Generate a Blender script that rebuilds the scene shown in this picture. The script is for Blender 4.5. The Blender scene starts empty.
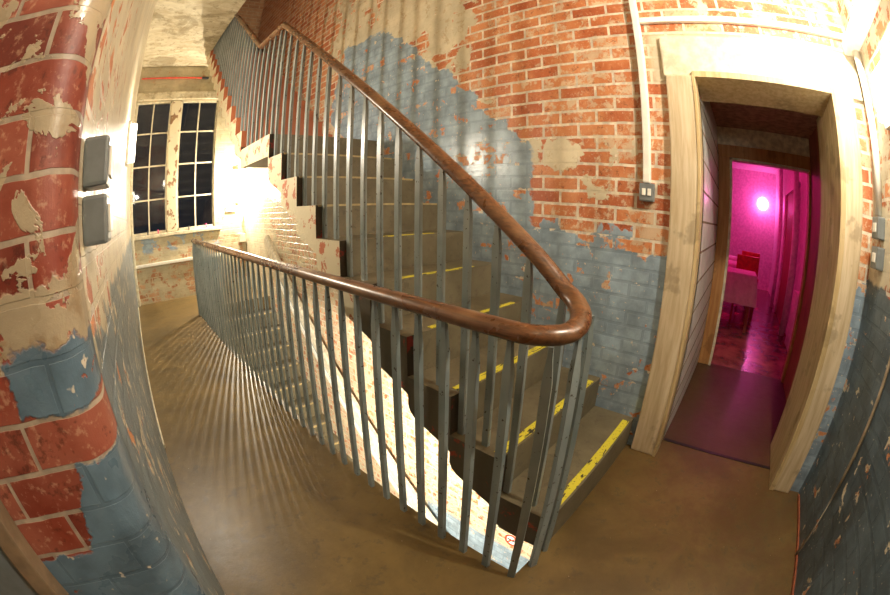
import bpy, bmesh, math, random
from mathutils import Vector, Matrix, Euler
random.seed(7)
S = 0.8            # one survey unit in metres; the eye is 1.6 units above the floor
H = 1.6
sc = bpy.context.scene
COL = sc.collection

def W(p):          # survey point (origin at eye) -> world metres, floor at z = 0
    return Vector((p[0]*S, p[1]*S, (p[2]+H)*S))

# ------------------------------------------------------------------ node helpers
class NT:
    def __init__(s, name):
        s.m = bpy.data.materials.new(name); s.m.use_nodes = True
        s.t = s.m.node_tree; s.t.nodes.clear()
        s.out = s.n('ShaderNodeOutputMaterial')
        s.b = s.n('ShaderNodeBsdfPrincipled'); s.l(s.b.outputs[0], s.out.inputs['Surface'])
        s._P = None
    def n(s, ty, **k):
        x = s.t.nodes.new(ty)
        for a, b in k.items(): setattr(x, a, b)
        return x
    def l(s, a, b): s.t.links.new(a, b)
    def put(s, sock, v):
        if hasattr(v, 'node'): s.l(v, sock)
        elif isinstance(v, (tuple, list)) and len(v) == 3 and sock.type == 'RGBA': sock.default_value = (*v, 1)
        else: sock.default_value = v
    def P(s):
        if s._P is None:
            g = s.n('ShaderNodeNewGeometry'); s.geo = g
            v = s.n('ShaderNodeVectorMath', operation='MULTIPLY_ADD')
            s.l(g.outputs['Position'], v.inputs[0])
            v.inputs[1].default_value = (1/S,)*3; v.inputs[2].default_value = (0, 0, -H)
            s._P = v.outputs[0]
            q = s.n('ShaderNodeSeparateXYZ'); s.l(s._P, q.inputs[0]); s.x, s.y, s.z = q.outputs
            q = s.n('ShaderNodeSeparateXYZ'); s.l(g.outputs['Normal'], q.inputs[0]); s.nx, s.ny, s.nz = q.outputs
        return s._P
    def M(s, op, a, b=0.0, c=0.0):
        x = s.n('ShaderNodeMath', operation=op)
        s.put(x.inputs[0], a); s.put(x.inputs[1], b); s.put(x.inputs[2], c)
        return x.outputs[0]
    def add(s, a, b): return s.M('ADD', a, b)
    def sub(s, a, b): return s.M('SUBTRACT', a, b)
    def mul(s, a, b): return s.M('MULTIPLY', a, b)
    def mn(s, a, b): return s.M('MINIMUM', a, b)
    def mx(s, a, b): return s.M('MAXIMUM', a, b)
    def step(s, v, lo, hi):
        x = s.n('ShaderNodeMapRange', interpolation_type='SMOOTHSTEP')
        s.put(x.inputs[0], v); x.inputs[1].default_value = lo; x.inputs[2].default_value = hi
        return x.outputs[0]
    def gt(s, v, t, w=.02): return s.step(v, t-w, t+w)
    def lt(s, v, t, w=.02): return s.sub(1.0, s.step(v, t-w, t+w))
    def noise(s, vec, scale, detail=3.0, rough=.6, dist=0.0, off=0.0):
        x = s.n('ShaderNodeTexNoise'); 
        if off:
            a = s.n('ShaderNodeVectorMath', operation='ADD'); s.l(vec, a.inputs[0]); a.inputs[1].default_value = (off, off*1.7, off*.6); vec = a.outputs[0]
        s.l(vec, x.inputs['Vector']); x.inputs['Scale'].default_value = scale; x.inputs['Detail'].default_value = detail
        x.inputs['Roughness'].default_value = rough; x.inputs['Distortion'].default_value = dist
        return x.outputs['Fac']
    def mix(s, f, a, b):
        x = s.n('ShaderNodeMix', data_type='RGBA'); s.put(x.inputs[0], f); s.put(x.inputs[6], a); s.put(x.inputs[7], b)
        return x.outputs[2]
    def vec(s, a, b, c=0.0):
        x = s.n('ShaderNodeCombineXYZ'); s.put(x.inputs[0], a); s.put(x.inputs[1], b); s.put(x.inputs[2], c); return x.outputs[0]
    def scalev(s, v, t):
        x = s.n('ShaderNodeVectorMath', operation='MULTIPLY'); s.l(v, x.inputs[0]); x.inputs[1].default_value = t; return x.outputs[0]
    def bump(s, h, strength=.4, dist=.01):
        x = s.n('ShaderNodeBump'); s.put(x.inputs['Height'], h); x.inputs['Strength'].default_value = strength; x.inputs['Distance'].default_value = dist
        s.l(x.outputs[0], s.b.inputs['Normal'])
    def done(s, col, rough=.6, metal=0.0, spec=.5):
        s.put(s.b.inputs['Base Color'], col); s.put(s.b.inputs['Roughness'], rough)
        s.put(s.b.inputs['Metallic'], metal); s.put(s.b.inputs['Specular IOR Level'], spec)
        return s.m

def simple(name, col, rough=.5, metal=0.0, var=.12, scale=14, bump=.1, spec=.5):
    t = NT(name); P = t.P(); n = t.noise(P, scale, 4)
    d = tuple(c*(1-var*2) for c in col); h = tuple(min(1, c*(1+var*1.4)) for c in col)
    c = t.mix(t.step(n, .3, .7), d, h)
    if bump: t.bump(t.noise(P, scale*5, 3), bump, .004)
    return t.done(c, rough, metal, spec)

def emit(name, col, st):
    t = NT(name); t.t.nodes.remove(t.b); e = t.n('ShaderNodeEmission'); e.inputs[0].default_value = (*col, 1); e.inputs[1].default_value = st
    t.l(e.outputs[0], t.out.inputs['Surface']); return t.m

BR1, BR2, BR3 = (.52, .17, .055), (.34, .08, .028), (.56, .24, .10)
MORT = (.80, .73, .58)
CREAM = (.70, .62, .44)
BLUE = (.26, .34, .405)

def brickwall(name, axis, masks, z0=.042, row=.0955, width=.28, brick=(BR1, BR2, BR3), cream=CREAM, blue=BLUE, mort=MORT, gloss=.28, dark=1.0, ms=.0105):
    """masks(t,u,z,per,P) -> (cream, blue) masks; per is one random grey for each brick"""
    t = NT(name); P = t.P()
    u = t.y if axis == 'y' else t.x
    wob = t.mul(t.sub(t.noise(P, 9, 2), .5), .012)
    v = t.vec(u, t.add(t.sub(t.z, z0), wob))
    def br(c1, c2, mcol, ms, smooth=.15):
        b = t.n('ShaderNodeTexBrick'); t.l(v, b.inputs['Vector'])
        b.inputs['Color1'].default_value = (*c1, 1); b.inputs['Color2'].default_value = (*c2, 1); b.inputs['Mortar'].default_value = (*mcol, 1)
        b.inputs['Scale'].default_value = 1; b.inputs['Mortar Size'].default_value = ms; b.inputs['Mortar Smooth'].default_value = smooth
        b.inputs['Brick Width'].default_value = width; b.inputs['Row Height'].default_value = row; return b
    b = br((0, 0, 0), (1, 1, 1), (.5, .5, .5), ms)
    per = b.outputs['Color']; mo = b.outputs['Fac']
    sp = t.n('ShaderNodeSeparateColor'); t.l(per, sp.inputs[0]); per = sp.outputs[0]
    n1 = t.noise(P, 5, 4); n2 = t.noise(P, 26, 4, .7)
    c = t.mix(per, brick[1], brick[0])
    c = t.mix(t.step(t.add(n1, t.mul(per, .25)), .45, .85), c, brick[2])
    c = t.mix(t.mul(t.step(t.noise(P, 42, 3, .7, off=6), .54, .70), .30), c, (.70, .50, .32))
    c = t.mix(t.mul(t.lt(n2, .38, .06), .6), c, tuple(q*.35 for q in brick[1]))
    c = t.mix(t.mul(mo, .9), c, t.mix(t.step(t.noise(P, 18, 3), .35, .7), tuple(q*.62 for q in mort), mort))
    cm, bm = masks(t, u, t.z, per, P)
    stain = t.step(t.noise(P, 3.2, 5, .65, off=4), .35, .75)
    cc = t.mix(stain, tuple(q*.72 for q in cream), cream)
    cc = t.mix(t.mul(t.lt(t.noise(P, 11, 5, .7, off=9), .40, .05), .5), cc, (cream[0]*.55, cream[1]*.42, cream[2]*.3))
    c = t.mix(cm, c, cc)
    bc = t.mix(t.step(t.noise(P, 7, 4, off=2), .3, .72), tuple(q*.75 for q in blue), tuple(q*1.25 for q in blue))
    bc = t.mix(t.mul(mo, .28), bc, tuple(q*.55 for q in blue))
    bc = t.mix(t.gt(t.noise(P, 34, 2, off=5), .70, .03), bc, (.55, .5, .4))
    c = t.mix(bm, c, bc)
    if dark != 1.0: c = t.mix(1-dark, c, (0.03, .02, .01))
    paint = t.mx(cm, bm)
    h = t.add(t.mul(mo, -.75), t.add(t.mul(paint, .35), t.mul(n2, .4)))
    t.bump(h, .55, .006)
    r = t.add(gloss+.02, t.mul(t.sub(1.0, paint), .22))
    return t.done(c, t.add(r, t.mul(n1, .12)), 0, .5)

def chips(t, P, per, thr, scale=6.0, off=0.0, k=.18):
    """1 where paint holds, 0 where it has flaked off brick by brick"""
    n = t.noise(P, scale, 5, .62, .3, off)
    return t.lt(t.add(n, t.mul(t.sub(per, .5), k)), thr, .012)

def m_back(t, u, z, per, P):
    j = t.add(t.mul(t.sub(t.noise(P, 5, 4, .6, off=3), .5), .50), t.mul(t.sub(per, .5), .10))
    # the dado, square by the door and raking up with the stair
    low = t.lt(t.add(z, j), -.17, .012)
    rake = t.mul(t.lt(t.sub(t.add(z, j), t.mul(t.sub(u, 1.5), .90)), .42, .015), t.gt(t.add(u, t.mul(j, .6)), 1.47, .015))
    rake = t.mul(rake, t.lt(t.add(z, t.mul(j, .5)), 2.06, .015))
    rake = t.mul(rake, t.lt(t.add(t.add(u, t.mul(j, .6)), t.mul(z, .25)), 4.70, .015))
    b = t.mx(low, rake)
    b = t.mul(b, chips(t, P, per, .625, 8.5, 1.0))
    # below the floor the dado keeps to a band raking down beside the lower flight
    line = t.sub(z, t.mul(u, .77))
    band = t.mul(t.mul(t.gt(line, -6.08, .02), t.lt(line, -5.66, .02)), t.lt(u, 6.4))
    under = t.lt(z, -1.62+0.0, .01)
    st = t.sub(z, t.mul(t.sub(u, .5), .7165))      # beneath the flight all is bare or cream
    bare = t.lt(st, -1.72, .02)
    b = t.mul(b, t.sub(1.0, bare))
    low2 = t.mul(t.mul(t.lt(z, -3.42), bare), t.lt(u, 2.6))
    b = t.mx(b, t.mul(t.mx(t.mul(band, bare), low2), chips(t, P, per, .68, 6, 6.0)))
    # cream limewash: a big patch high on the left, loose patches, and around the doorway
    q = t.noise(P, 2.6, 5, .6, .4, 7)
    reg = t.mul(t.mul(t.gt(z, 1.75, .1), t.gt(u, 2.6, .2)), t.lt(u, 4.6, .06))
    def blob(cu, cz, ru, rz):
        a = t.M('POWER', t.M('ABSOLUTE', t.mul(t.sub(u, cu), 1/ru)), 2.0); b2 = t.M('POWER', t.M('ABSOLUTE', t.mul(t.sub(z, cz), 1/rz)), 2.0)
        return t.sub(1.0, t.step(t.add(a, b2), .0, 1.6))
    bl = t.mx(t.mx(blob(2.35, 1.62, .32, .50), blob(1.36, .42, .28, .13)), blob(2.9, 2.15, .5, .35))
    cpatch = t.gt(t.add(t.add(q, t.mul(t.sub(t.noise(P, 12, 4, .6, off=21), .5), .25)), t.add(t.mul(reg, .17), t.mul(bl, .22))), .65, .012)
    near = t.mul(t.lt(u, 1.0, .5), t.gt(z, -.2, .1))
    haze = t.mul(t.gt(t.add(t.add(t.noise(P, 13, 5, .7, off=11), t.mul(t.sub(per, .5), .14)), t.mul(near, .07)), .60, .05), .62)
    far = t.mul(bare, t.gt(u, 3.0, .8))
    cb = t.mul(far, t.gt(t.add(t.noise(P, 4.5, 5, .65, off=13), t.mul(t.sub(u, 6.5), .11)), .49, .04))
    cb2 = t.mul(bare, t.mul(t.gt(t.noise(P, 15, 5, .7, off=14), .47, .05), .92))
    c = t.mx(t.mx(cpatch, haze), t.mx(cb, cb2))
    lint = t.mul(t.mul(t.gt(z, .9), t.lt(z, 1.27, .03)), t.lt(u, .56, .04))
    c = t.mx(c, t.mul(lint, .95))
    return c, b

def m_end(t, u, z, per, P):
    n = t.noise(P, 5, 5, .65, .3, 2)
    hi = t.gt(z, -.42, .08)
    c = t.gt(t.add(n, t.mul(hi, .10)), .46, .04)
    up = t.gt(z, 4.0, .3)
    c = t.mul(c, t.sub(1.0, t.mul(up, .7)))
    b = t.mul(t.mul(t.gt(z, -.62, .04), t.lt(z, -.26, .03)), t.gt(t.noise(P, 6, 4, .6, off=8), .53, .02))
    return c, t.mul(b, t.lt(u, 1.9, .1))

def m_left(t, u, z, per, P):
    j = t.mul(t.sub(t.noise(P, 6, 4, .6, off=3), .5), .3)
    b = t.mul(t.lt(t.add(z, j), -.22, .015), chips(t, P, per, .60, 9.0, 1.0))
    c = t.gt(t.add(t.noise(P, 8, 5, .66, .3, 7), t.mul(t.gt(u, 1.6, .6), .12)), .46, .02)
    return c, b

def m_pier(t, u, z, per, P):
    j = t.mul(t.sub(t.noise(P, 13, 4, .6, off=3), .5), .09)
    j2 = t.mul(t.sub(t.noise(P, 17, 4, .6, off=5), .5), .12)
    zz = t.add(z, j); uu = t.add(u, j2)
    p1 = t.mul(t.mul(t.lt(zz, -.155, .004), t.gt(zz, -.262, .004)), t.gt(uu, -.30, .004))
    p2 = t.mul(t.lt(zz, -.365, .004), t.gt(t.add(uu, t.mul(z, -.45)), -.053, .004))
    p3 = t.lt(zz, -.56, .004)
    b = t.mul(t.mx(t.mx(p1, p2), p3), chips(t, P, per, .70, 12, 1.0))
    c1 = t.mul(t.mul(t.lt(zz, -.06, .004), t.gt(zz, -.155, .004)), t.gt(uu, -.31, .004))
    n = t.noise(P, 9.5, 5, .62, .5, 7)
    c = t.gt(t.add(n, t.mul(t.gt(z, .1, .2), .035)), .572, .008)
    c = t.mx(c, t.mul(c1, t.gt(t.noise(P, 16, 4, off=2), .42, .01)))
    return t.mul(c, t.gt(z, -.2, .02)), b

def m_right(t, u, z, per, P):
    j = t.mul(t.sub(t.noise(P, 6, 4, .6, off=3), .5), .2)
    b = t.mul(t.lt(t.add(z, j), -.13, .015), chips(t, P, per, .67, 9.0, 1.0))
    c = t.gt(t.noise(P, 5, 5, .66, .3, 7), .47, .03)
    return c, b

def m_plain(t, u, z, per, P):
    return t.gt(t.noise(P, 5, 5, .66, .3, 7), .5, .03), 0.0

MAT = {}
MAT['back'] = brickwall('painted brick beside stair', 'y', m_back, gloss=.15)
MAT['end'] = brickwall('limewashed end wall brick', 'x', m_end, brick=((.42, .19, .09), (.30, .12, .05), (.50, .30, .16)), mort=(.60, .50, .33), cream=(.52, .45, .29), gloss=.4)
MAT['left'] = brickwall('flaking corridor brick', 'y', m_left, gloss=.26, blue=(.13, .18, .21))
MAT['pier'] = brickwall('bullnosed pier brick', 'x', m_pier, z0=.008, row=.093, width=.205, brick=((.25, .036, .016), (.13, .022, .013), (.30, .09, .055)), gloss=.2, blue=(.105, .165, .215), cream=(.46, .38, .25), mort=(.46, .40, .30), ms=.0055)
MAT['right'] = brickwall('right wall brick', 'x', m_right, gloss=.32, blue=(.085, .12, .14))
MAT['plain'] = brickwall('out of sight brick', 'x', m_plain, gloss=.5)

def mat_ceiling():
    t = NT('stained limewash ceiling'); P = t.P()
    a = t.noise(t.scalev(P, (1.0, 2.2, 1)), 2.4, 6, .68, .6); b = t.noise(P, 9, 5, .7)
    c = t.mix(t.step(a, .35, .68), (.46, .38, .24), (.68, .62, .45))
    c = t.mix(t.mul(t.lt(b, .43, .05), .6), c, (.26, .20, .11))
    c = t.mix(t.mul(t.gt(t.noise(P, 1.6, 5, .7, .8, 5), .58, .05), .6), c, (.22, .17, .09))
    t.bump(t.add(a, b), .6, .025)
    return t.done(c, .75)
MAT['ceil'] = mat_ceiling()

def mat_floor():
    t = NT('worn sealed concrete floor'); P = t.P()
    a = t.noise(P, 1.7, 6, .62, .4); b = t.noise(P, 10, 5, .7); d = t.noise(P, 55, 2)
    c = t.mix(t.step(a, .3, .72), (.086, .054, .015), (.168, .109, .034))
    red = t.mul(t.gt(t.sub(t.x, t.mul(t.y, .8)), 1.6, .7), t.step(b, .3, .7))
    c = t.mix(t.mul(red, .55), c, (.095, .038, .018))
    c = t.mix(t.mul(t.lt(b, .40, .06), .5), c, (.055, .042, .024))
    c = t.mix(t.gt(d, .755, .012), c, (.38, .32, .22))
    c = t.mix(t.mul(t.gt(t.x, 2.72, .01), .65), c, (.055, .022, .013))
    t.bump(t.add(t.mul(a, .8), b), .25, .006)
    return t.done(c, t.add(.31, t.mul(b, .20)), 0, .5)
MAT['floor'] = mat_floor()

def mat_step():
    t = NT('grey brown stone steps with painted ends'); P = t.P()
    a = t.noise(P, 3, 5, .65); b = t.noise(P, 20, 4, .7); e = t.noise(P, 7, 5, .65, .4, 3)
    c = t.mix(t.step(a, .3, .7), (.098, .082, .046), (.165, .140, .085))
    c = t.mix(t.mul(t.lt(b, .40, .05), .45), c, (.06, .045, .03))
    # limewash carried over the step ends away from the bottom of the flight
    endf = t.mul(t.lt(t.nx, -.5, .05), t.gt(t.y, 1.95, .03))
    ends = t.mix(t.gt(t.noise(P, 8, 5, .68, .3, 8), .575, .015), (.60, .53, .37), (.44, .13, .06))
    c = t.mix(t.mul(endf, .95), c, ends)
    dk = t.mul(t.lt(t.nx, -.5, .05), t.lt(t.y, 1.95, .03))
    c = t.mix(dk, c, t.mix(t.gt(e, .64, .02), (.085, .070, .045), (.32, .05, .03)))
    # maroon chips at the inner end of the risers, raw brick risers on the upper flight
    ri = t.mul(t.lt(t.ny, -.5, .05), t.lt(t.x, 1.335, .01))
    c = t.mix(ri, c, t.mix(t.gt(e, .57, .02), (.05, .037, .022), (.24, .03, .02)))
    up = t.mul(t.lt(t.ny, -.5, .05), t.gt(t.z, .74, .01))
    c = t.mix(t.mul(up, .9), c, (.42, .12, .05))
    t.bump(t.add(b, a), .25, .006)
    return t.done(c, t.add(.42, t.mul(b, .2)))
MAT['step'] = mat_step()

def mat_rail():
    t = NT('worn varnished handrail wood'); P = t.P()
    g = t.noise(t.scalev(P, (30, 2.5, 30)), 3, 4, .6); w = t.noise(P, 4, 4, .6, .2, 3)
    c = t.mix(t.step(g, .3, .7), (.060, .024, .010), (.165, .068, .026))
    c = t.mix(t.mul(t.step(w, .45, .7), .45), c, (.30, .175, .085))
    t.bump(g, .15, .003)
    return t.done(c, t.add(.16, t.mul(w, .25)), 0, .6)
MAT['rail'] = mat_rail()

def mat_bar():
    t = NT('chipped grey blue paint on iron'); P = t.P()
    a = t.noise(P, 40, 3); b = t.noise(P, 3, 3, off=2)
    c = t.mix(t.step(b, .3, .7), (.15, .185, .185), (.23, .27, .265))
    c = t.mix(t.lt(a, .335, .015), c, (.035, .028, .02))
    return t.done(c, .32, 0, .5)
MAT['bar'] = mat_bar()

def mat_tape():
    t = NT('worn yellow and black hazard tape'); P = t.P()
    a = t.noise(t.scalev(P, (1, 4, 1)), 11, 3, .6, .3); b = t.noise(P, 60, 3, .7)
    f = t.mul(t.lt(a, .60, .015), t.lt(b, .63, .03))
    return t.done(t.mix(f, (.035, .03, .022), (.66, .58, .04)), .4)
MAT['tape'] = mat_tape()
MAT['nosing'] = simple('worn pale nosing', (.40, .31, .15), .35)

def mat_wood(name, c1, c2, axis=2, rough=.5):
    t = NT(name); P = t.P(); sc_ = [14, 14, 14]; sc_[axis] = 1.2
    g = t.noise(t.scalev(P, tuple(sc_)), 2, 4, .6, .3); w = t.noise(P, 4, 4, .65, off=4)
    c = t.mix(t.step(g, .3, .7), c1, c2); c = t.mix(t.mul(t.lt(w, .40, .04), .45), c, tuple(q*.45 for q in c1))
    t.bump(g, .15, .004); return t.done(c, rough)
MAT['arch'] = mat_wood('dirty cream painted door frame', (.44, .34, .20), (.60, .50, .34))
def mat_mullion():
    t = NT('cream mullion paint with brown flakes'); P = t.P(); n = t.noise(P, 5, 4, .6, .2, 2)
    c = t.mix(t.gt(n, .57, .012), (.66, .58, .40), (.24, .13, .06)); t.bump(n, .3, .01)
    return t.done(c, .45)
MAT['mullion'] = mat_mullion()
MAT['lining'] = mat_wood('bare timber door lining', (.40, .29, .13), (.55, .43, .24))
MAT['pine'] = mat_wood('varnished pine frame', (.36, .15, .045), (.48, .24, .08))
MAT['darkwood'] = mat_wood('brown door wood', (.20, .055, .025), (.30, .085, .035))
MAT['white'] = simple('white painted trunking', (.80, .77, .68), .35, var=.04)
MAT['creamtrim'] = simple('aged cream paint', (.64, .58, .42), .4, var=.12)
MAT['grey'] = simple('grey metal box', (.19, .215, .22), .35, .3, var=.06)
MAT['greyd'] = simple('dark grey metal', (.12, .13, .13), .4, .3)
MAT['block'] = simple('white glazed block', (.60, .60, .56), .35, var=.08)
MAT['joint'] = simple('brown joint', (.20, .14, .08), .7)
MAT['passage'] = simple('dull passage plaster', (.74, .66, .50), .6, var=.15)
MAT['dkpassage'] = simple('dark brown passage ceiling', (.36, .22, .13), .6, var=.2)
MAT['red'] = simple('red paint', (.55, .05, .02), .4)
MAT['black'] = simple('black plastic', (.015, .015, .015), .4)
MAT['pink'] = simple('pink plastic', (.6, .05, .18), .4)
MAT['pipe'] = simple('pale cable', (.42, .34, .23), .45)
MAT['railwall'] = simple('cream painted wall handrail', (.66, .60, .47), .35, var=.12, scale=20)
MAT['cloth'] = simple('pale tablecloth', (.75, .70, .68), .8, var=.05)
MAT['roomwall'] = simple('pale room paint', (.74, .62, .66), .5, var=.08)
MAT['roomfloor'] = simple('glossy room floor', (.24, .09, .07), .22, var=.3, scale=4)
MAT['lampbody'] = simple('white lamp body', (.75, .73, .66), .35, var=.03)
LW = (1.0, .89, .72)
MAT['lens'] = emit('glowing lamp lens', LW, 22)
MAT['lensm'] = emit('glowing magenta lamp', (1, .25, .75), 14)

def mat_glass():
    t = NT('dark window glass'); t.b.inputs['Transmission Weight'].default_value = 1.0
    return t.done((.75, .78, .78), .03, 0, .5)
MAT['glass'] = mat_glass()

# ------------------------------------------------------------------ mesh helpers
class MB:
    def __init__(s): s.bm = bmesh.new()
    def box(s, a, b, bev=0):
        a, b = W(a), W(b)
        lo = [min(a[i], b[i]) for i in range(3)]; hi = [max(a[i], b[i]) for i in range(3)]
        v = [s.bm.verts.new((x, y, z)) for z in (lo[2], hi[2]) for y in (lo[1], hi[1]) for x in (lo[0], hi[0])]
        fs = [s.bm.faces.new([v[i] for i in f]) for f in ((0, 2, 3, 1), (4, 5, 7, 6), (0, 1, 5, 4), (2, 6, 7, 3), (0, 4, 6, 2), (1, 3, 7, 5))]
        if bev:
            es = list({e for f in fs for e in f.edges})
            bmesh.ops.bevel(s.bm, geom=es, offset=bev*S, segments=2, affect='EDGES', profile=.6)
        return s
    def prism(s, pts, axis, a, b):
        """pts in the two other axes, extruded along axis from a to b (survey units)"""
        def mk(p, q):
            if axis == 'x': return W((q, p[0], p[1]))
            if axis == 'y': return W((p[0], q, p[1]))
            return W((p[0], p[1], q))
        A = [s.bm.verts.new(mk(p, a)) for p in pts]; B = [s.bm.verts.new(mk(p, b)) for p in pts]
        s.bm.faces.new(A); s.bm.faces.new(B[::-1]); n = len(pts)
        for i in range(n): s.bm.faces.new((A[i], B[i], B[(i+1) % n], A[(i+1) % n]))
        return s
    def sweep(s, path, prof, up=Vector((0, 0, 1)), cap=True):
        """prof: list of (side, up) in survey units"""
        P = [W(p) for p in path]; rings = []
        for i, p in enumerate(P):
            d = ((P[min(i+1, len(P)-1)]-p).normalized() if i < len(P)-1 else Vector()) + ((p-P[i-1]).normalized() if i > 0 else Vector())
            d.normalize(); side = d.cross(up)
            if side.length < 1e-4: side = Vector((1, 0, 0))
            side.normalize(); u2 = side.cross(d).normalized()
            rings.append([s.bm.verts.new(p+side*(a*S)+u2*(b*S)) for a, b in prof])
        n = len(prof)
        for r, q in zip(rings, rings[1:]):
            for i in range(n): s.bm.faces.new((r[i], r[(i+1) % n], q[(i+1) % n], q[i]))
        if cap: s.bm.faces.new(rings[0][::-1]); s.bm.faces.new(rings[-1])
        return s
    def tube(s, path, r, n=10):
        return s.sweep(path, [(r*math.cos(2*math.pi*i/n), r*math.sin(2*math.pi*i/n)) for i in range(n)])
    def ball(s, c, r, sx=1, sy=1, sz=1, seg=16):
        m = Matrix.Translation(W(c)) @ Matrix.Diagonal((r*S*sx, r*S*sy, r*S*sz, 1))
        bmesh.ops.create_uvsphere(s.bm, u_segments=seg, v_segments=seg//2, radius=1, matrix=m); return s
    def build(s, name, mat, parent=None, smooth=False, kind=None):
        bmesh.ops.recalc_face_normals(s.bm, faces=s.bm.faces)
        me = bpy.data.meshes.new(name); s.bm.to_mesh(me); s.bm.free()
        mats = mat if isinstance(mat, (list, tuple)) else [mat]
        for m in mats: me.materials.append(MAT[m])
        if smooth:
            for p in me.polygons: p.use_smooth = True
        o = bpy.data.objects.new(name, me); COL.objects.link(o)
        if parent: 
            o.parent = parent; o.matrix_parent_inverse = Matrix.Translation(-parent.location)
        if kind: o['kind'] = kind
        return o

def tag(o, label, cat, group=None):
    o['label'] = label; o['category'] = cat
    if group: o['group'] = group
    return o
def empty(name, loc, label=None, cat=None, group=None):
    o = bpy.data.objects.new(name, None); COL.objects.link(o); o.location = W(loc); o.empty_display_size = .1
    if label: tag(o, label, cat, group)
    return o
def boxes(name, mat, L, parent=None, kind=None, bev=0):
    m = MB()
    for a, b in L: m.box(a, b, bev)
    return m.build(name, mat, parent, kind=kind)
ST = 'structure'

XB = 2.48          # face of the brick wall behind the stair
YE = 8.15          # face of the end wall
XL = -.12          # face of the corridor's left wall
YR = -1.0          # face of the right wall
ZC = 3.2           # underside of the upper corridor
ZT = 7.2
ZB = -6.66

# ------------------------------------------------------------------ setting
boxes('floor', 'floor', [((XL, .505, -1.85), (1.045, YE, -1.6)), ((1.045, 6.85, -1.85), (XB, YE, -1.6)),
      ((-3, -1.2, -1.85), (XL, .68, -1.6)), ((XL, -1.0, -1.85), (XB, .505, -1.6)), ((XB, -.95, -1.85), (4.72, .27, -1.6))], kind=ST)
# back wall with the doorway
boxes('wall_back', 'back', [((XB, .26, ZB), (XB+.25, YE+.2, ZT)), ((XB, -.75, .93), (XB+.25, .26, ZT)), ((XB, -1.2, ZB), (XB+.25, -.75, ZT)),
      ((XB, -.75, ZB), (XB+.25, .26, -1.86))], kind=ST)
# end wall with two window openings
WX = [(-.10, .70), (.92, 1.76)]; WZ0, WZ1 = -.25, 2.42
boxes('wall_end', 'end', [((-.4, YE, ZB), (3, YE+.25, WZ0)), ((-.4, YE, WZ1), (3, YE+.25, ZT)), ((-.4, YE, WZ0), (WX[0][0], YE+.25, WZ1)),
      ((WX[1][1], YE, WZ0), (3, YE+.25, WZ1))], kind=ST)
boxes('trim_1', 'mullion', [((WX[0][1], YE-.01, WZ0), (WX[1][0], YE+.2, WZ1))], kind=ST, bev=.01)      # stone mullion
boxes('trim_2', 'ceil', [((XL, YE-.05, 2.44), (1.9, YE, 2.62))], kind=ST, bev=.02)                       # lintel band over the windows
boxes('trim_3', 'creamtrim', [((XL, YE-.05, -.33), (1.9, YE, -.26))], kind=ST, bev=.012)                 # sill
boxes('wall_left', 'left', [((XL-.25, .74, ZB), (XL, YE, ZT))], kind=ST)
# bullnosed pier face and corner
pts = [(-3, .63), (XL-.08, .63)]
for i in range(25):
    a = -math.pi/2 + i*math.pi/48
    pts.append((XL-.08+.08*math.cos(a), .71+.08*math.sin(a)))
pts += [(XL, .745), (-3, .745)]
o = MB().prism(pts, 'z', ZB, ZT).build('wall_pier', 'pier', kind=ST)
boxes('wall_right', 'right', [((-3, YR-.2, ZB), (XB, YR, ZT))], kind=ST)
boxes('wall_front', 'plain', [((-3.2, -1.2, ZB), (-3, .8, ZT))], kind=ST)
boxes('ceiling', 'ceil', [((-3, -1.0, ZC), (1.28, YE, ZC+.26)), ((1.28, 7.54, ZC), (XB, YE, ZC+.26))], kind=ST)
boxes('ceiling_stair_hall', 'ceil', [((-3, -1.2, ZT), (3, YE+.2, ZT+.2))], kind=ST)
boxes('floor_lower', 'floor', [((-3, -1.2, ZB-.2), (3, YE+.2, ZB))], kind=ST)
# pale skirting strip along the left wall, corner strip
boxes('baseboard_left', 'creamtrim', [((XL, 2.7, -1.6), (XL+.010, 7.9, -1.565))], kind=ST)
boxes('trim_4', 'creamtrim', [((XL, YE-.10, -1.6), (XL+.06, YE-.01, 2.4))], kind=ST, bev=.012)
boxes('baseboard_right', 'darkwood', [((1.2, YR, -1.6), (XB-.05, YR+.012, -1.58))], kind=ST)
# kerb round the stair opening
# windows
def window(i, x0, x1):
    e = empty('window_%d' % i, ((x0+x1)/2, YE, WZ0)); e['kind'] = ST
    y0, y1 = YE+.03, YE+.07
    f = .035
    m = MB(); m.box((x0, y0-.01, WZ0), (x0+f, y1+.02, WZ1)); m.box((x1-f, y0-.01, WZ0), (x1, y1+.02, WZ1)); m.box((x0, y0-.01, WZ1-f), (x1, y1+.02, WZ1)); m.box((x0, y0-.01, WZ0), (x1, y1+.02, WZ0+f*1.3))
    m.build('window_frame', 'creamtrim', e)
    m = MB(); xm = (x0+x1)/2; m.box((xm-.014, y0, WZ0), (xm+.014, y1, WZ1))
    for k in range(1, 4):
        z = WZ0+(WZ1-WZ0)*k/4; m.box((x0, y0+.003, z-.014), (x1, y1-.003, z+.014))
    m.build('glazing_bars', 'creamtrim', e)
    MB().box((x0+.01, y0+.018, WZ0+.01), (x1-.01, y0+.024, WZ1-.01)).build('glass_panes', 'glass', e)
window(1, *WX[0]); window(2, *WX[1])
def peg(x, mat, label):
    m = MB(); m.box((x-.012, YE-.03, -.262), (x+.012, YE+.02, -.245)); m.tube([(x, YE-.01, -.25), (x, YE-.01, -.20)], .014, 8); m.ball((x, YE-.01, -.195), .02, seg=8)
    tag(m.build('window_catch', mat), label, 'window catch', 'small catches along the window sill')
peg(.26, 'black', 'small black catch on the sill at the far left of the window')
peg(.49, 'pink', 'small red catch on the sill under the left window')
peg(1.18, 'black', 'small black catch on the sill under the right window')
peg(1.57, 'pink', 'small pink catch on the sill at the far right of the window')

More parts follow.
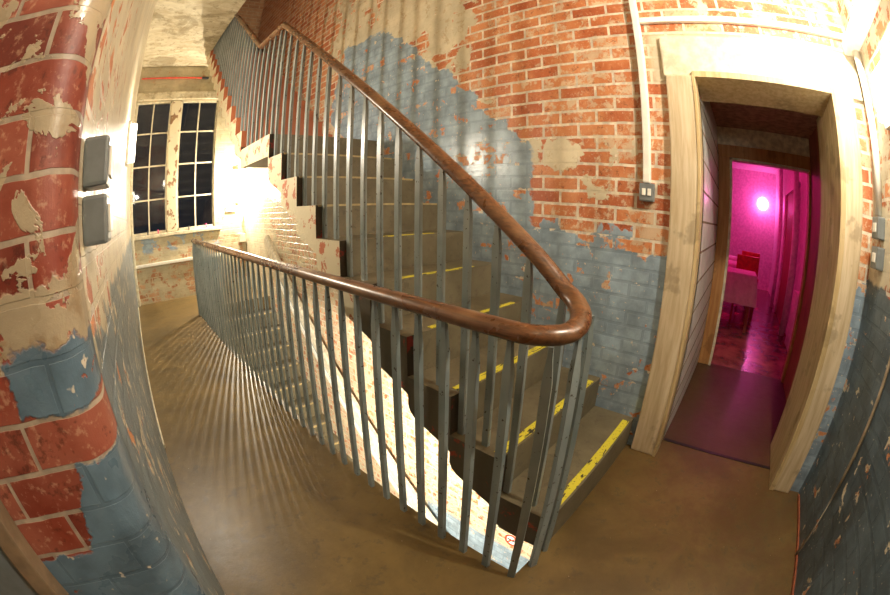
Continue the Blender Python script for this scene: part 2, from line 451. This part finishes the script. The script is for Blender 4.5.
# doorway: architrave legs, concrete lintel, lining, passage
boxes('trim_5', 'arch', [((XB-.05, .27, -1.6), (XB, .455, .94))], kind=ST, bev=.012)
boxes('trim_6', 'arch', [((XB-.05, -.90, -1.6), (XB, -.75, .94))], kind=ST, bev=.012)
boxes('trim_7', 'creamtrim', [((XB-.03, -.99, .94), (XB, .47, 1.24))], kind=ST, bev=.01)
d1 = empty('door_1', (XB, -.25, -1.6)); d1['kind'] = ST
boxes('door_lining', 'lining', [((XB-.055, .252, -1.6), (XB+.10, .275, .93)), ((XB-.055, -.76, -1.6), (XB+.60, -.72, .93))], d1, bev=.004)
MB().prism([(XB-.05, .93), (XB+.34, .885), (XB+.34, 1.0), (XB-.05, .97)], 'y', -.75, .27).build('door_head', 'lining', d1)
boxes('threshold', 'black', [((XB+.21, -.74, -1.602), (XB+.245, .25, -1.596))], d1)
# passage
PE = 4.66
boxes('wall_passage_left', 'block', [((XB+.10, .26, -1.6), (PE+.1, .5, 1.3))], kind=ST)
m = MB()
for k in range(12):
    z = -1.42+.205*k
    if z < 1.1: m.box((XB+.14, .2585, z-.008), (PE, .262, z+.008))
m.build('trim_8', 'joint', kind=ST)
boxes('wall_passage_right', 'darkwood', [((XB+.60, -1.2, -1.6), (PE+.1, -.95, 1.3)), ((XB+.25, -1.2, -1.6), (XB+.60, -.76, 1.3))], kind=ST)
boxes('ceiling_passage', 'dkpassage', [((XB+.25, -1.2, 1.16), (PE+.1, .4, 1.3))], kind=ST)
boxes('wall_passage_end', 'passage', [((PE, -1.2, .93), (PE+.15, .3, 1.2)), ((PE+.02, -1.3, .78), (PE+.14, .3, .96))], kind=ST)
d2 = empty('door_2', (PE, -.4, -1.6)); d2['kind'] = ST
boxes('door_frame', 'pine', [((PE-.03, .115, -1.6), (PE+.12, .258, .80)), ((PE-.03, -.948, .80), (PE+.12, .258, .945)), ((PE-.03, -.95, -1.6), (PE+.10, -.92, .8))], d2, bev=.006)
boxes('door_bead', 'creamtrim', [((PE-.034, .085, -1.6), (PE+.08, .116, .80)), ((PE-.034, -.93, .775), (PE+.08, .115, .80))], d2)

# ------------------------------------------------------------------ the pink room
RX0, RX1, RY0, RY1 = PE+.12, 12.2, -1.25, 1.9
boxes('floor_pink_room', 'roomfloor', [((PE+.06, RY0, -1.8), (RX1, RY1, -1.6))], kind=ST)
boxes('wall_room_far', 'roomwall', [((RX1, RY0-.2, -1.8), (RX1+.2, RY1+.2, 1.9))], kind=ST)
boxes('wall_room_right', 'roomwall', [((RX0, RY0-.2, -1.6), (RX1, RY0, 1.9))], kind=ST)
boxes('wall_room_left', 'roomwall', [((RX0, RY1, -1.6), (RX1, RY1+.2, 1.9))], kind=ST)
boxes('wall_room_near', 'roomwall', [((RX0, .262, -1.6), (RX0+.1, RY1, 1.9)), ((RX0, RY0, .96), (RX0+.1, .3, 1.9)), ((RX0, RY0-.1, -1.6), (RX0+.1, -.95, .96))], kind=ST)
boxes('ceiling_pink_room', 'roomwall', [((RX0, RY0-.2, 1.8), (RX1+.2, RY1+.2, 2.0))], kind=ST)
def table(x, y0, y1, w, label):
    e = empty('dining_table', (x, (y0+y1)/2, -1.6), label, 'table', 'tables in the pink room')
    boxes('table_top', 'darkwood', [((x-w/2, y0, -.72), (x+w/2, y1, -.68))], e, bev=.006)
    for sx in (-1, 1):
        for yy in (y0+.06, y1-.06):
            boxes('leg', 'darkwood', [((x+sx*(w/2-.05)-.025, yy-.025, -1.6), (x+sx*(w/2-.05)+.025, yy+.025, -.72))], e)
    # cloth: draped sheet with folds
    bm = MB(); N = 40
    hem, top = [], []
    def ring(off, z, wav):
        R = []
        for i in range(N*4):
            side, f = divmod(i, N); f /= N
            c = [(x-w/2, y0), (x+w/2, y0), (x+w/2, y1), (x-w/2, y1)]
            a, b = c[side], c[(side+1) % 4]
            px, py = a[0]+(b[0]-a[0])*f, a[1]+(b[1]-a[1])*f
            o = off+wav*math.sin(i*.9+x)*.6+wav*math.sin(i*.37)*.5
            cx, cy = x, (y0+y1)/2
            dx = (px-cx)/(w/2); dy = (py-cy)/((y1-y0)/2)
            px += o*(dx if abs(dx) > .98 else 0); py += o*(dy if abs(dy) > .98 else 0)
            R.append(bm.bm.verts.new(W((px, py, z))))
        return R
    rs = [ring(-.02, -.668, 0), ring(.012, -.672, 0), ring(.02, -.72, .004), ring(.035, -.9, .02), ring(.05, -1.15, .035)]
    bm.bm.faces.new(rs[0])
    for r, q in zip(rs, rs[1:]):
        for i in range(len(r)): bm.bm.faces.new((r[i], r[(i+1) % len(r)], q[(i+1) % len(r)], q[i]))
    c = bm.build('tablecloth', 'cloth', smooth=True)
    return e, c
def chair(x, y, rot, label):
    e = empty('dining_chair', (x, y, -1.6), label, 'chair', 'chairs in the pink room')
    c, s_ = math.cos(rot), math.sin(rot)
    def part(name, a, b, mat='red', bev=.008):
        o = MB().box((x+a[0], y+a[1], a[2]), (x+b[0], y+b[1], b[2]), bev).build(name, mat, e)
    part('seat', (-.24, -.24, -1.04), (.24, .24, -.98))
    part('backrest', (.20, -.24, -.98), (.25, .24, -.45))
    for sx in (-1, 1):
        for sy in (-1, 1): part('leg', (sx*.21-.02, sy*.21-.02, -1.6), (sx*.21+.02, sy*.21+.02, -1.04), 'darkwood', 0)
for i, (tx, ty0, ty1, lab, clab) in enumerate([(6.9, -.42, .9, 'dining table nearest the doorway in the pink room', 'pale cloth draped over the nearest table in the pink room'),
        (8.5, -.48, .9, 'middle dining table in the pink room behind the nearest one', 'pale cloth on the middle table in the pink room'),
        (10.1, -.52, .9, 'furthest dining table in the pink room near the lit wall', 'pale cloth on the furthest table in the pink room')]):
    e, c = table(tx, ty0, ty1, .75, lab); tag(c, clab, 'tablecloth', 'tablecloths in the pink room')
chair(7.60, -.28, 0, 'red chair between the nearest and middle tables in pink room')
chair(9.25, -.40, 0, 'red chair between the middle and furthest tables in pink room')
# uprights along the right of the room
def upright(x, r, label):
    m = MB(); m.tube([(x, RY0+.12, -1.6), (x, RY0+.12, 1.8)], r, 12)
    tag(m.build('vertical_pipe', 'roomwall', smooth=True), label, 'pipe', 'pipes down the right wall of the pink room')
upright(5.55, .05, 'pink lit vertical pipe nearest the doorway of the pink room')
upright(7.0, .06, 'thick vertical pipe beside the dark door in the pink room')
upright(9.6, .05, 'vertical pipe beyond the dark door in the pink room')
dd = empty('door_3', (8.1, RY0, -1.6)); dd['kind'] = ST
boxes('door_leaf', 'darkwood', [((7.3, RY0, -1.6), (9.0, RY0+.05, .9))], dd)
boxes('door_frame', 'roomwall', [((7.2, RY0, -1.6), (7.3, RY0+.09, 1.0)), ((9.0, RY0, -1.6), (9.1, RY0+.09, 1.0)), ((7.2, RY0, .9), (9.1, RY0+.09, 1.0))], dd)
m = MB(); 
for k in range(7): m.box((5.75+k*.11, RY0+.01, -1.598), (5.84+k*.11, RY0+.10, -.75), .01)
tag(m.build('radiator', 'roomwall'), 'ribbed radiator low on the right wall of the pink room', 'radiator')
wl = empty('wall_lamp', (RX1-.05, -.80, .86), 'glowing round lamp on the far wall of the pink room', 'lamp')
MB().ball((RX1-.12, -.80, .86), .19).build('globe', 'lensm', wl, smooth=True)
MB().tube([(RX1-.12, -.80, .86), (RX1, -.80, .86)], .05, 12).build('wall_plate', 'lampbody', wl)

# ------------------------------------------------------------------ staircase up
YS, GO, RI = .50, .321, .23
XS = 1.255
def zt(k): return -1.6+RI*k
stair = empty('staircase', (XS, YS, -1.6), 'stone staircase rising left beside the brick wall with yellow taped treads', 'staircase')
def step_poly(y0, y1, z, ri):
    return [(y0, z), (y1, z), (y1, z-ri*.78), (y1-.015, z-ri*.92), (y1-.05, z-ri*1.05), (y0+.04, z-ri*1.40), (y0, z-ri*1.48)]
tape_x = {1: (1.30, 2.40), 2: (1.29, 2.38), 3: (1.33, 2.30), 4: (1.45, 2.28), 5: (1.5, 2.2), 6: (1.6, 2.1)}
for k in range(1, 10):
    y0 = YS+(k-1)*GO
    zb = RI*1.0
    poly = step_poly(y0, y0+GO, zt(k), RI) if k > 1 else [(y0, zt(1)), (y0+GO, zt(1)), (y0+GO, zt(1)-RI*.78), (y0+GO-.05, -1.6), (y0, -1.6)]
    m = MB(); m.prism(poly, 'x', XS, XB-.002)
    m.prism([(y0-.025, zt(k)), (y0+.02, zt(k)), (y0+.02, zt(k)-.045), (y0-.015, zt(k)-.045), (y0-.025, zt(k)-.035)], 'x', XS, XB-.002) if False else None
    o = m.build('step', 'step', stair)
    if k in tape_x:
        a, b = tape_x[k]
        w = .05 if k < 4 else .036
        boxes('nosing_tape', 'tape', [((a, y0+.012, zt(k)+.0005), (b, y0+.012+w, zt(k)+.004))], o)
    else:
        boxes('nosing_strip', 'nosing', [((XS+.02, y0-.004, zt(k)-.012), (XB-.05, y0+.02, zt(k)+.003))], o)
yl0 = YS+9*GO; yl1 = 4.35
m = MB(); m.box((XS, yl0, zt(10)-.21), (XB-.002, yl1, zt(10))); m.prism([(yl0, zt(10)-.2), (yl0+.02, zt(10)-.2), (yl0, zt(10)-RI*1.9)], 'x', XS, XB-.002)
lo = m.build('landing', 'step', stair)
GO2 = .29
for k in range(11, 23):
    y0 = yl1+(k-11)*GO2
    m = MB(); m.prism(step_poly(y0, y0+GO2, zt(k), RI), 'x', XS, XB-.002)
    m.build('step', 'step', stair)

# ------------------------------------------------------------------ staircase down, beneath
low = empty('staircase', (1.3, 6.85, -1.6), 'lower stone staircase descending beneath the flight, seen through the near balusters', 'staircase')
G3, R3 = .297, .235
for k in range(1, 12):
    z = -1.6-R3*k; y1 = 6.85-(k-1)*G3; y0 = y1-G3
    o = MB().prism([(y0, z), (y1, z), (y1, z-R3), (y0, z-R3*1.9)], 'x', 1.02, XB-.002).build('step', 'step', low)
    boxes('nosing_strip', 'nosing', [((1.04, y0-.004, z-.014), (XB-.06, y0+.028, z+.004))], o)
zl = -1.6-R3*12; yl = 6.85-11*G3
boxes('landing', 'step', [((1.02, yl-1.2, zl-.25), (XB-.002, yl, zl))], low)
for k in range(1, 9):
    z = zl-R3*k; y1 = yl-1.2-(k-1)*.29; y0 = y1-.29
    if y0 > -.9: MB().prism([(y0, z), (y1, z), (y1, z-R3), (y0, z-R3*1.9)], 'x', 1.02, XB-.002).build('step', 'step', low)

# timber handrail on the wall of the lower flight, pipe below it
def hz(y, dz=0): return -1.48+.765*(y-5.45)+dz
wr = empty('wall_handrail', (XB, 4, hz(4)), 'cream painted wall handrail raking down the brick wall under the stair', 'handrail')
MB().sweep([(XB-.09, 6.55, hz(6.55, .12)), (XB-.09, 1.3, hz(1.3, .12))], [(-.04, -.09), (.05, -.09), (.05, .06), (.03, .09), (-.02, .09), (-.04, .06)]).build('rail', 'railwall', wr)
for y in (6.2, 5.0, 3.8, 2.6, 1.6):
    MB().tube([(XB, y, hz(y, -.04)), (XB-.07, y, hz(y, -.03)), (XB-.09, y, hz(y, .03))], .014, 8).build('bracket', 'greyd', wr)
tag(MB().sweep([(XB-.015, 6.3, hz(6.3, -.38)), (XB-.015, 1.5, hz(1.5, -.38))], [(-.015, -.02), (.015, -.02), (.015, .02), (-.015, .02)]).build('trunking', 'white'),
    'thin white strip raking down the wall below the cream handrail', 'trunking')
# no smoking sign
sg = empty('no_smoking_sign', (XB, 1.34, -3.24), 'round red and white no smoking sign on the wall below the stair', 'sign')
def disc(name, r0, r1, x, mat, cy=1.34, cz=-3.24, n=40):
    m = MB(); A = []
    for i in range(n):
        a = 2*math.pi*i/n
        A.append([m.bm.verts.new(W((xx, cy+r*math.cos(a), cz+r*math.sin(a)))) for xx, r in ((x, r1), (x, r0), (x+.006, r0), (x+.006, r1))])
    for i in range(n):
        p, q = A[i], A[(i+1) % n]
        for j in range(4): m.bm.faces.new((p[j], p[(j+1) % 4], q[(j+1) % 4], q[j]))
    return m.build(name, mat, sg)
disc('sign_disc', .001, .082, XB-.010, 'white')
disc('red_ring', .065, .083, XB-.018, 'red')
MB().sweep([(XB-.014, 1.34-.048, -3.24+.048), (XB-.014, 1.34+.048, -3.24-.048)], [(-.003, -.011), (.003, -.011), (.003, .011), (-.003, .011)], up=Vector((1, 0, 0))).build('red_bar', 'red', sg)
MB().box((XB-.013, 1.28, -3.25), (XB-.011, 1.39, -3.232)).build('cigarette', 'black', sg)

# ------------------------------------------------------------------ balustrade
bal = empty('balustrade', (1.0, .5, -1.6), 'iron baluster balustrade with brown wooden handrail turning from landing up the stair', 'balustrade')
path = []
for i in range(24): path.append((1.0, 6.45-i*(6.45-.66)/23, -.393))
cx, cy, r = 1.15, .645, .15
for i in range(1, 18):
    a = math.pi+math.pi*i/18
    f = i/18
    path.append((cx+r*math.cos(a), cy+r*1.02*math.sin(a), -.393+.13*max(0, f-.35)**1.5*1.6))
path += [(1.3, .68, -.245), (1.3, .75, -.185)]
def zr(y): return -.185+.772*(y-.75)
for i in range(1, 14): y = .75+i*(3.38-.75)/14; path.append((1.3, y, zr(y)))
path += [(1.3, 3.40, zr(3.40)), (1.3, 3.43, 1.862), (1.3, 4.05, 1.885), (1.3, 4.08, 1.90)]
def zr2(y): return 1.90+.80*(y-4.08)
for i in range(1, 14): y = 4.08+i*(7.4-4.08)/13; path.append((1.3, y, zr2(y)))
prof = [(.040*math.cos(a)*(1.0), .031*math.sin(a)*(1.15 if math.sin(a) > 0 else 1)) for a in [2*math.pi*i/16 for i in range(16)]]
MB().sweep(path, prof).build('handrail', 'rail', bal, smooth=True)
def bar(x, y, z0, z1, rot=0.0, hx=.0115, hy=.0175):
    m = MB(); bm = m.bm; c, s_ = math.cos(rot), math.sin(rot)
    L = []
    for z, fx, fy in ((z0, 1, 1), (z1-.13, 1, 1), (z1-.03, .75, .5), (z1, .75, .5)):
        L.append([bm.verts.new(W((x+(a*hx*fx)*c-(b*hy*fy)*s_, y+(a*hx*fx)*s_+(b*hy*fy)*c, z))) for a, b in ((-1, -1), (1, -1), (1, 1), (-1, 1))])
    for p, q in zip(L, L[1:]):
        for i in range(4): bm.faces.new((p[i], p[(i+1) % 4], q[(i+1) % 4], q[i]))
    bm.faces.new(L[0][::-1]); bm.faces.new(L[-1])
    return m.build('baluster', 'bar', bal)
y = .655; nb = 0
while y < 6.40:
    bar(1.0, y, -1.6, -.415, random.uniform(-.05, .05)); y += .1465; nb += 1
bar(1.0, 6.43, -1.6, -.415, 0, .028, .028)
bar(1.02, .515, -1.6, -.415, .35); bar(1.14, .475, -1.6, -.41, 1.2); bar(1.265, .488, -1.6, -.36, -.7)
for k in range(1, 10):
    for j in (0, 1):
        y = YS+(k-1)*GO+.13+j*.1605
        bar(1.31, y if j == 0 else min(y, YS+k*GO-.025), zt(k), (zr(y) if y > .7 else -.29)-.01)
for i in range(6):
    y = yl0+.09+i*.155
    z1 = zr(y) if y < 3.4 else (1.865 if y < 4.08 else zr2(y))
    bar(1.31, y, zt(10), z1-.01)
for k in range(11, 22):
    for j in (0, 1):
        y = yl1+(k-11)*GO2+.06+j*.145
        bar(1.31, y, zt(k), zr2(y)-.01)

# ------------------------------------------------------------------ fittings on the walls
def lamp(name, c, size, nrm, label, power, rot=None, col=LW, off=.07, dp=.085):
    """bulkhead lamp: body plate against the wall, glowing lens in front of it; c on the wall face"""
    e = empty(name, c, label, 'lamp', 'white bulkhead lamps')
    n = Vector(nrm); sx, sy, sz = size
    def span(d0, d1, k=1.0):
        a, b = [], []
        for i, s_ in enumerate(size):
            if abs(n[i]) > .5: lo, hi = sorted((c[i]+n[i]*d0, c[i]+n[i]*d1)); a.append(lo); b.append(hi)
            else: a.append(c[i]-s_*k/2); b.append(c[i]+s_*k/2)
        return tuple(a), tuple(b)
    MB().box(*span(0, .035), .008).build('lamp_body', 'lampbody', e)
    MB().box(*span(.035, dp, .86), .018).build('lens', 'lens', e)
    l = bpy.data.lights.new(name+'_light', 'POINT'); l.energy = power; l.color = col; l.shadow_soft_size = .03
    lo = bpy.data.objects.new(name+'_light', l); COL.objects.link(lo); lo.location = W(tuple(c[i]+n[i]*(dp+off) for i in range(3)))
    return e
lamp('bulkhead_lamp', (2.24, YE, .55), (.13, 0, .72), (0, -1, 0), 'glowing lamp on the end wall in the corner under the stair landing', 300, off=.16)
lamp('bulkhead_lamp', (XL, 3.95, .77), (0, .16, .42), (1, 0, 0), 'glowing oval lamp on the left corridor wall beyond the switch boxes', 88, dp=.10)
lamp('bulkhead_lamp', (1.92, YR, .82), (.30, 0, .30), (0, 1, 0), 'glowing lamp on the right wall at the edge of view', 9)
lamp('bulkhead_lamp', (1.45, YR, 1.52), (.30, 0, .30), (0, 1, 0), 'unseen lamp added on the right wall nearer the viewer above eye level', 130, off=.25)  # unseen lamp added out of frame to brighten the door wall
lamp('bulkhead_lamp', (.62, 2.2, -1.85), (.18, .9, 0), (0, 0, -1), 'lamp under the landing floor lighting the lower stair wall', 430)

def box_fit(name, a, b, mat, label, cat, group=None, keys=None, kn=None):
    e = empty(name, tuple((a[i]+b[i])/2 for i in range(3)), label, cat, group)
    MB().box(a, b, .008).build('casing', mat, e)
    if keys:
        for ka, kb in keys: MB().box(ka, kb, .003).build('rocker', 'white', e)
    return e
box_fit('switch_box', (XL, .79, .082), (XL+.058, .90, .178), 'grey', 'upper grey metal box on the left wall beside the brick pier', 'switch box', 'grey boxes on the left wall', [((XL+.056, .81, .10), (XL+.064, .88, .16))])
box_fit('switch_box', (XL, .79, -.028), (XL+.058, .90, .066), 'grey', 'lower grey metal box on the left wall beside the brick pier', 'switch box', 'grey boxes on the left wall', [((XL+.056, .81, -.008), (XL+.064, .88, .046))])
box_fit('light_switch', (XB-.045, .565, .10), (XB, .665, .215), 'grey', 'grey double light switch below the white conduit left of the doorway', 'light switch', None,
        [((XB-.052, .583, .135), (XB-.044, .607, .18)), ((XB-.052, .62, .135), (XB-.044, .645, .18))])
tag(MB().box((XB-.05, .592, .215), (XB, .642, 4.5), .01).build('conduit', 'white'), 'white vertical conduit running down to the double switch beside doorway', 'conduit')
tag(MB().box((XB-.04, YR+.02, 1.355), (XB, .592, 1.40), .008).build('conduit', 'white'), 'white horizontal conduit on the brick above the doorway lintel', 'conduit')
tag(MB().box((1.0, YR, 1.22), (XB-.06, YR+.10, 1.31), .01).build('trunking', 'white'), 'thick white trunking high on the right wall beside the corner', 'trunking')
tag(MB().tube([(2.32, YR+.03, 1.22), (2.30, YR+.03, .7), (2.29, YR+.03, .24)], .028, 10).build('conduit', 'white', smooth=True), 'white conduit down the right wall to the two grey switches', 'conduit')
box_fit('light_switch', (2.22, YR, .11), (2.34, YR+.06, .23), 'grey', 'upper grey switch at the right wall under the white conduit', 'light switch', 'switches on the right wall', [((2.25, YR+.058, .145), (2.31, YR+.066, .195))])
box_fit('light_switch', (2.20, YR, -.05), (2.32, YR+.06, .07), 'grey', 'lower grey switch at the right wall above the blue paint', 'light switch', 'switches on the right wall', [((2.23, YR+.058, -.015), (2.29, YR+.066, .035))])
tag(MB().tube([(1.81, YR+.015, -1.58), (1.82, YR+.015, -1.0), (1.805, YR+.015, -.4), (1.80, YR+.015, .5)], .011, 8).build('cable', 'pipe', smooth=True), 'thin pale cable running down the blue right wall to the floor', 'cable')
# end wall fittings
tag(MB().box((XL+.06, YE-.05, -.875), (1.9, YE, -.815), .008).build('trunking', 'white'), 'white horizontal trunking on the end wall below the windows', 'trunking')
e = empty('red_rod', (.65, YE-.04, 2.93), 'thin red rod with black tip on the wall above the windows', 'rod')
MB().tube([(-.08, YE-.04, 2.93), (1.30, YE-.04, 2.92)], .018, 8).build('rod', 'red', e)
MB().tube([(1.30, YE-.04, 2.92), (1.45, YE-.04, 2.92)], .03, 8).build('tip', 'black', e)
tag(MB().box((2.02, YE-.03, .02), (2.24, YE, .26), .006).build('wall_panel', 'white'), 'small white panel on the end wall right of the window', 'panel')
box_fit('junction_box', (2.30, YE-.09, -.64), (2.44, YE, -.46), 'creamtrim', 'cream junction box in the end wall corner behind the handrail', 'junction box')
tag(MB().tube([(2.40, YE-.03, -.46), (2.40, YE-.03, .2)], .015, 8).build('conduit', 'creamtrim', smooth=True), 'thin cream conduit up the corner from the junction box', 'conduit')
# jamb and grey door at the far left, beside the pier
d4 = empty('door_4', (-.6, .6, -1.6)); d4['kind'] = ST
boxes('door_frame', 'joint', [((-.515, .575, -1.6), (-.455, .63, 1.2))], d4, bev=.008)
boxes('door_leaf', 'grey', [((-1.4, .595, -1.6), (-.515, .628, 1.2))], d4)

# ------------------------------------------------------------------ light
def point(name, p, e, col, r=.1):
    l = bpy.data.lights.new(name, 'POINT'); l.energy = e; l.color = col; l.shadow_soft_size = r
    o = bpy.data.objects.new(name, l); COL.objects.link(o); o.location = W(p); return o
point('pink_wall_lamp_light', (RX1-.34, -.78, .86), 20, (1, .035, .40), .08)
point('pink_ceiling_light', (7.9, 1.6, 1.4), 48, (1, .02, .26), .12)  # magenta fill added out of sight, no ceiling fitting here
# ambient fill added behind the viewer, and an unseen light high in the hall
point('landing_lamp_light', (-1.2, -.5, 2.6), 24, (1, .85, .6), .15)
point('upper_hall_light', (.6, 3.0, 6.6), 45, (1, .62, .38), .2)

w = bpy.data.worlds.new('night'); sc.world = w; w.use_nodes = True
w.node_tree.nodes['Background'].inputs[0].default_value = (.012, .014, .02, 1); w.node_tree.nodes['Background'].inputs[1].default_value = 1

# ------------------------------------------------------------------ camera (10.5 mm style full frame fisheye)
cam = bpy.data.cameras.new('camera'); co = bpy.data.objects.new('camera', cam); COL.objects.link(co)
cam.type = 'PANO'; cam.sensor_width = 36; cam.sensor_fit = 'HORIZONTAL'; cam.clip_start = .01
tgt = cam if hasattr(cam, 'panorama_type') and not hasattr(cam, 'cycles') else cam.cycles
tgt.panorama_type = 'FISHEYE_EQUISOLID'; tgt.fisheye_lens = 390.857/890*36; tgt.fisheye_fov = math.pi
yaw, pitch, roll = -0.811272069, 1.33319443, 0.0149267806
co.matrix_world = Matrix.Translation(W((0, 0, 0))) @ Matrix.Rotation(yaw, 4, 'Z') @ Matrix.Rotation(pitch, 4, 'X') @ Matrix.Rotation(roll, 4, 'Z')
sc.camera = co
sc.view_settings.view_transform = 'Standard'; sc.view_settings.look = 'None'; sc.view_settings.gamma = 1; sc.view_settings.use_curve_mapping = False
sc.view_settings.exposure = 0.0
sc.cycles.max_bounces = 8; sc.cycles.diffuse_bounces = 4; sc.cycles.glossy_bounces = 3; sc.cycles.transmission_bounces = 4
sc.cycles.use_denoising = True
sc.cycles.sample_clamp_indirect = 6
